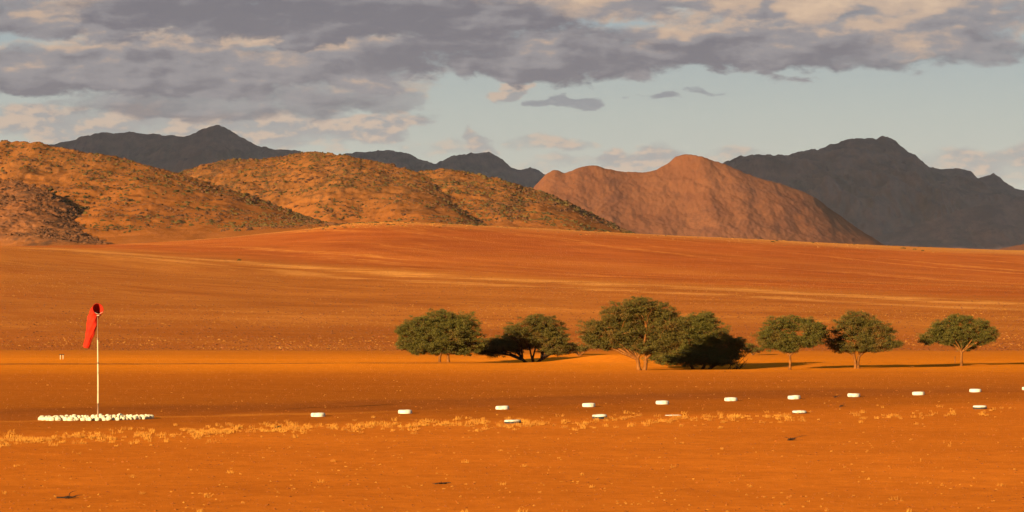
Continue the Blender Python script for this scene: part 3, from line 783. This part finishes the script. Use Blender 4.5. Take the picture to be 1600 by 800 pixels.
# low shrubs among the trees
def shrub(px, py, D, lobes, label, seed, mat):
    r = np.random.default_rng(seed)
    bx = wx(px, D); bz = float(terr(bx, D)); s = D / F
    root = empty('desert_shrub', (bx, D, bz)); tag(root, label, 'shrub', 'low shrubs among the trees')
    st = MB(); lv = []
    for (qx, qy, rx, ry) in lobes:
        c = np.array([(qx - px) * s, 0.0, max(wz(qy, D) - bz, 0.25)])
        for k in range(9):
            d = r.normal(0, 1, 3) * np.array([rx, rx, ry]) * s * 0.5
            e = c + d; e[2] = max(e[2], .1)
            st.tube(curve((r.normal(0, .08), r.normal(0, .08), -0.05), e, r, .08, 5), [0.03, .025, .018, .012, .006], 4)
        for k in range(int(60 * rx * ry * s * s) + 16):
            d = r.normal(0, 1, 3); d /= np.linalg.norm(d)
            pc = c + d * r.random() ** .5 * np.array([rx, rx, ry]) * s; pc[2] = max(pc[2], 0.1)
            nl = 50
            q = pc + r.normal(0, .12, (nl, 3)) * (1, 1, .6)
            a = r.normal(0, 1, (nl, 3)); a /= np.linalg.norm(a, axis=1)[:, None]
            b2 = np.cross(a, r.normal(0, 1, (nl, 3))); b2 /= np.linalg.norm(b2, axis=1)[:, None]
            sz = r.uniform(.5, 1.1, (nl, 1)) * .07
            lv.append(np.stack([q - a * sz, q + b2 * sz * .45, q + a * sz, q - b2 * sz * .45], 1))
    lv = np.concatenate(lv).reshape(-1, 3)
    st.build('stems', M_TWIG, root)
    new_mesh('foliage', lv, np.arange(len(lv)).reshape(-1, 4), mat, False, root)
shrub(905, 556, 322, [(893, 542, 16, 8), (912, 544, 14, 6)], 'low olive shrub between the leaning tree and the largest tree', 111, M_LEAFB)
shrub(1176, 556, 340, [(1172, 543, 14, 7), (1184, 546, 10, 5)], 'low olive shrub behind the small neat tree', 112, M_LEAFB)
shrub(374, 416, 1250, [(374, 414.5, 4.2, 2.2)], 'lone dark bush far up the left slope', 113, M_LEAF)

# ------------------------------------------------------------------ dead wood
def dead_wood(px, py, D, w_px, h_px, n, label, seed, name='dead_branch', cat='dead branch', mat=None, group=None):
    r = np.random.default_rng(seed); s = D / F
    bx = wx(px, D); bz = float(terr(bx, D)); mb = MB()
    for k in range(n):
        a = np.array([r.uniform(-.5, .1) * w_px * s, r.uniform(-.2, .2), 0.02]); b_ = np.array([r.uniform(-.1, .5) * w_px * s, r.uniform(-.3, .3), r.uniform(.2, 1) * h_px * s])
        p_ = curve(a, b_, r, .12, 6); rr = np.linspace(.032, .01, 6)
        mb.tube(p_, rr, 5)
        for q in range(2):
            i = r.integers(2, 5); e = p_[i] + r.normal(0, .25, 3) * np.array([1, .6, .5]); e[2] = max(e[2], .02)
            mb.tube(curve(p_[i], e, r, .1, 4), [.016, .012, .009, .005], 4)
    o = mb.build(name, mat or M_BARKD); o.location = (bx, D, bz)
    tag(o, label, cat, group)
dead_wood(1155, 573, 281, 36, 26, 9, 'tangle of bare dead branches at the right foot of the shaded tree', 121)
dead_wood(1237, 688, 32500 / (688 - HY), 16, 5, 5, 'small dark heap of twigs on the open ground right of centre', 122)
dead_wood(107, 778, 32500 / (778 - HY), 38, 3, 4, 'flat dark dead branch at the lower left', 123)
dead_wood(690, 756, 32500 / (756 - HY), 30, 3, 4, 'flat dark dead branch in the foreground left of centre', 124)
dead_wood(1422, 573, 282, 22, 4, 2, 'pale fallen branch on the sand between the two right trees', 125, mat=M_BARK)
def stub():
    mb = MB(); D = 300.0; bx = wx(1492, D); bz = float(terr(bx, D))
    mb.tube([(0, 0, -.1), (.01, 0, .2), (-.01, 0, .45), (.02, 0, .68)], [.05, .045, .045, .035], 7)
    mb.tube([(0, 0, .4), (.05, 0, .5), (.09, 0, .56)], [.02, .015, .008], 5)
    o = mb.build('tree_stump', M_BARK); o.location = (bx, D, bz); tag(o, 'thin upright stub of wood left of the lone umbrella shaped tree', 'stump')
stub()
for i, (px, py, lab) in enumerate([(1306, 622, 'upper of two dark twig scraps on the runway'), (1313, 635, 'lower of two dark twig scraps on the runway'), (434, 669, 'dark twig scrap in the yellow grass left of centre')]):
    dead_wood(px, py, 32500 / (py - HY), 10, 3, 2, lab, 130 + i)

# ------------------------------------------------------------------ white paint etc.
def paint(name, col, dirt, amt=0.5, scale=6.0):
    m, n, b, P = mat_new(name, 0.7, 0.2)
    f = n.noise(P, scale, 4, 0.65)
    c = n.mix(n.math('MULTIPLY', n.smooth(f, 0.50, 0.66), amt), col, dirt)
    n.l.new(c, b.inputs['Base Color'])
    return m
M_WHITE = paint('white_lime_paint', (0.46, 0.39, 0.24), (0.30, 0.17, 0.07), 0.4)
M_WHITET = paint('worn_white_tyre_paint', (0.46, 0.42, 0.32), (0.20, 0.13, 0.07), 0.6, 4.0)
M_BLACK = paint('black_rubber', (0.02, 0.02, 0.02), (0.10, 0.05, 0.03), 0.4)

# tyres lying flat as runway markers
def lathe(profile, seg=36, wob=0.0, seed=0, cut=0):
    prof = np.array(profile, float); n = len(prof)
    a = np.arange(seg) / seg * 2 * np.pi
    v = np.stack([prof[:, 0][:, None] * np.cos(a), prof[:, 0][:, None] * np.sin(a), np.repeat(prof[:, 1][:, None], seg, 1)], -1).reshape(-1, 3)
    f = []
    for i in range(n - 1):
        for k in range(seg):
            f.append((i * seg + k, i * seg + (k + 1) % seg, (i + 1) * seg + (k + 1) % seg, (i + 1) * seg + k))
    return v, np.array(f)
tread_prof = [(0.355, 0.00), (0.378, 0.03), (0.386, 0.055), (0.378, 0.066), (0.390, 0.075), (0.394, 0.11), (0.384, 0.118), (0.384, 0.126), (0.394, 0.134), (0.391, 0.156)]
side_prof = [(0.391, 0.156), (0.390, 0.17), (0.380, 0.178), (0.387, 0.19), (0.380, 0.215), (0.360, 0.238), (0.33, 0.252), (0.29, 0.258), (0.25, 0.252), (0.225, 0.236), (0.205, 0.225), (0.200, 0.205), (0.225, 0.18), (0.29, 0.16)]
low_prof = [(0.355, 0.0), (0.30, -0.01), (0.22, 0.015), (0.205, 0.04), (0.24, 0.08)]
TM = {}
for nm, prof in (('tread', tread_prof), ('sidewall', side_prof), ('bead', low_prof)):
    TM[nm] = lathe(prof, 40)
def tyre(px, py, label, kind, wdt=1.0, sink=0.0, tilt=(0, 0), group='whitewashed tyres along the runway'):
    D = 32500 / (py - HY)
    x = wx(px, D)
    root = empty('tyre', (x, D, float(terr(x, D)) - sink))
    root.rotation_euler = (tilt[0], tilt[1], px * 0.7)
    root.scale = (wdt, wdt, 0.86)
    tag(root, label, 'tyre', group)
    for nm, mat in (('tread', M_WHITET if kind == 'white' else M_BLACK), ('sidewall', M_WHITET), ('bead', M_WHITET if kind == 'white' else M_BLACK)):
        k = (nm, kind)
        if k in TM:
            c = TM[k].copy(); C.objects.link(c); c.parent = root
        else:
            TM[k] = part(nm, *TM[nm], mat, root)
ordn = ['leftmost', 'second from left', 'third from left', 'fourth from left', 'fifth from left', 'sixth from left, its paint most worn,', 'seventh from left', 'eighth from left', 'ninth from left', 'tenth from left', 'rightmost, cut by the photo edge,']
row1 = [(497, 651), (633, 646), (785, 640), (920, 635), (1035, 630.5), (1142, 626.5), (1241, 623.5), (1334, 619.5), (1435, 617), (1524, 612.5), (1606, 609)]
for (px, py), o_ in zip(row1, ordn):
    tyre(px, py, 'white painted tyre, %s in the far marker row' % o_, 'white', wdt=0.98 if px < 1000 else 1.02, tilt=(rng.normal(0, .02), rng.normal(0, .02)), sink=rng.uniform(0.0, .03))
for px, py, wd, sk, o_ in [(801, 660, 1.10, .05, 'leftmost tyre of the near row'), (937, 654, 1.0, .0, 'second tyre of the near row, above a clump of grass'), (1249, 645.5, 1.0, .08, 'fourth tyre of the near row'), (1531, 639, 1.0, .03, 'rightmost tyre of the near row')]:
    tyre(px, py, 'white topped black tyre, ' + o_, 'black', wd, sk, (rng.normal(0, .03), rng.normal(0, .03)))
tyre(1052, 649.5, 'white topped tyre sunk almost flush in the sand and grass of the near row', 'black', 1.2, 0.19)

# ------------------------------------------------------------------ windsock
WD = 166.0; WX = wx(153, WD); WZ = float(terr(WX, WD))
SC_ = WD / F
M_POLE_W = paint('chipped_white_pole', (0.36, 0.27, 0.14), (0.18, 0.09, 0.035), 0.8, 2.5)
M_POLE_B = paint('rusty_pole', (0.13, 0.065, 0.03), (0.24, 0.14, 0.07), 0.7, 2.5)
def fabric():
    m, n, b, P = mat_new('red_orange_cloth', 0.8, 0.1)
    c = n.mix(n.smooth(n.noise(P, 2.5, 3, .6), .35, .7), (0.36, 0.014, 0.004), (0.46, 0.022, 0.005))
    n.l.new(c, b.inputs['Base Color'])
    tr = n.n.new('ShaderNodeBsdfTranslucent'); n.l.new(c, tr.inputs[0]); mx = n.n.new('ShaderNodeMixShader'); mx.inputs[0].default_value = .2
    n.l.new(b.outputs[0], mx.inputs[1]); n.l.new(tr.outputs[0], mx.inputs[2]); n.l.new(mx.outputs[0], n.n['Material Output'].inputs[0])
    return m
M_CLOTH = fabric()
def windsock():
    root = empty('windsock', (WX, WD, WZ))
    tag(root, 'limp red orange windsock on a tall thin pole inside a ring of white stones', 'windsock')
    top = 5.45
    def seg(z0, z1, r0, r1, m):
        mb = MB(); t = np.linspace(0, 1, 5)
        mb.tube(np.stack([0.012 * np.sin(z0 + t * (z1 - z0)), t * 0, z0 + t * (z1 - z0)], 1), r0 + (r1 - r0) * t, 12)
        return mb.build('pole_section', m, root)
    seg(-0.2, 0.78, .046, .044, M_POLE_B); seg(0.78, 2.9, .047, .044, M_POLE_W); seg(2.9, 4.15, .038, .035, M_POLE_W); seg(4.15, top, .028, .025, M_POLE_B)
    for z in (0.78, 2.9, 4.15):
        v, f = lathe([(.03, -.04), (.056, -.04), (.058, 0), (.056, .04), (.03, .04)], 14); o = part('collar', v + (0.012 * math.sin(z), 0, z), f, M_POLE_B, root)
    # swivel arm and hoop
    rc = np.array([0.0, -0.02, 5.70])
    nrm = np.array([0.52, -0.80, 0.30]); nrm /= np.linalg.norm(nrm)
    e1 = np.cross(nrm, (0, 0, 1)); e1 /= np.linalg.norm(e1); e2 = np.cross(e1, nrm)
    R0 = 0.30
    br = MB(); br.tube([(0, 0, 5.35), (0.0, 0.0, 5.45), rc - e2 * R0 * -1 * -1], [.035, .032, .022], 8)
    br.tube([rc - e2 * R0, rc - e2 * R0 * .5 + e1 * R0 * .86], [.014, .012], 6); br.tube([rc - e2 * R0, rc - e2 * R0 * .5 - e1 * R0 * .86], [.014, .012], 6)
    br.tube([(-.07, -.04, 5.38), (.07, -.04, 5.38)], [.03, .03], 6)
    br.build('swivel_bracket', M_WHITE, root)
    a = np.linspace(0, 2 * np.pi, 33)
    hp = MB(); hp.tube([rc + nrm * .01 + R0 * (np.cos(q) * e1 + np.sin(q) * e2) for q in a], [.016] * 33, 6); hp.build('hoop', M_CLOTH, root)
    # sock
    path = np.array([(0, 0, 0), (-.10, .10, -.07), (-.20, .16, -.24), (-.27, .18, -.50), (-.33, .18, -.80), (-.41, .17, -1.15), (-.50, .16, -1.55), (-.63, .15, -2.02)]) + rc
    rad = np.array([.30, .30, .29, .27, .265, .24, .19, .155]); flat = np.array([1, .98, .9, .75, .65, .6, .62, .7])
    n = 60; t = np.linspace(0, 7, n); k = np.arange(8)
    pp = np.stack([np.interp(t, k, path[:, i]) for i in range(3)], 1)
    for _ in range(3): pp[1:-1] = (pp[:-2] + pp[1:-1] * 2 + pp[2:]) / 4
    rr = np.interp(t, k, rad); ff = np.interp(t, k, flat)
    tan = np.gradient(pp, axis=0); tan /= np.linalg.norm(tan, axis=1)[:, None]
    seg_ = 48; A = np.arange(seg_) / seg_ * 2 * np.pi
    vs = []; inner = []
    for i in range(n):
        wgt = min(1, i / 10); d = -nrm * (1 - wgt) + tan[i] * wgt; d /= np.linalg.norm(d)
        b1 = np.cross(d, (0, 0, 1)) if i < 6 else np.cross(d, (0, 1, 0)); 
        b1 = e1 * (1 - wgt) * -1 + np.cross((0, 1, 0), d) * wgt * -1
        b1 = b1 - d * np.dot(b1, d); b1 /= np.linalg.norm(b1); b2 = np.cross(d, b1)
        fold = 1 + wgt * (0.07 * np.sin(3 * A + t[i] * 1.5) + 0.05 * np.sin(7 * A - t[i] * 2.2) + 0.05 * np.sin(t[i] * 5 + 2 * A))
        q = pp[i] + rr[i] * ((np.cos(A) * fold)[:, None] * b1 + (np.sin(A) * fold * ff[i])[:, None] * b2)
        vs.append(q); inner.append(pp[i] + (q - pp[i]) * 0.975)
    V = np.concatenate(vs + inner[::-1])
    N = 2 * n; f = []
    for i in range(N - 1):
        for q in range(seg_): f.append((i * seg_ + q, i * seg_ + (q + 1) % seg_, (i + 1) * seg_ + (q + 1) % seg_, (i + 1) * seg_ + q))
    part('sock', V, f, M_CLOTH, root)
windsock()

# ring of whitewashed stones: each its own object
SP = []
for i in range(6):
    r_ = np.random.default_rng(300 + i)
    v, f = ico(2)
    v = v * (1 + 0.22 * (r_.normal(0, 1, 3) @ v.T)[:, None] * .5 + 0.10 * np.sin(v @ r_.normal(0, 3, 3))[:, None])
    v = v * np.array([.14, .12, .115]) * r_.uniform(.85, 1.15, 3)
    SP.append((v, f))
meshes = []
rs = np.random.default_rng(66)
NR = 108
for i in range(NR):
    a = i / NR * 2 * math.pi + rs.normal(0, .02)
    ex, ey = 2.72 * math.cos(a) + rs.normal(0, .04), 1.75 * math.sin(a) + rs.normal(0, .10)
    x = WX - .05 + ex; y = WD - .3 + ey + ex * 0.33
    z = float(terr(x, y)) + 0.08
    if i < 6:
        o = new_mesh('white_stone', SP[i][0], SP[i][1], M_WHITE, True); meshes.append(o.data)
    else:
        o = bpy.data.objects.new('white_stone', meshes[rs.integers(0, 6)]); C.objects.link(o)
    o.location = (x, y, z); o.rotation_euler = (rs.normal(0, .2), rs.normal(0, .2), rs.uniform(0, 6.28))
    s_ = rs.uniform(.8, 1.2); o.scale = (s_, s_, s_ * rs.uniform(.85, 1.15))
    tag(o, 'whitewashed stone in the ring round the foot of the windsock pole', 'stone', 'whitewashed stones ringing the windsock')

# small white legged frame far left
def little_frame():
    D = 318.0; x = wx(96.5, D); root = empty('marker_frame', (x, D, float(terr(x, D))))
    tag(root, 'tiny frame of two white posts under a dark rail, behind the windsock at the left', 'marker')
    for dx_ in (-.13, .13):
        mb = MB(); mb.tube([(dx_, 0, -.05), (dx_ * 1.05, 0, .2), (dx_, 0, .44)], [.045, .045, .04], 8); mb.build('post', M_POLE_W, root)
    mb = MB(); mb.tube([(-.25, 0, .47), (0, 0, .49), (.25, 0, .47)], [.04, .045, .04], 8); mb.build('rail', M_BARKD, root)
little_frame()
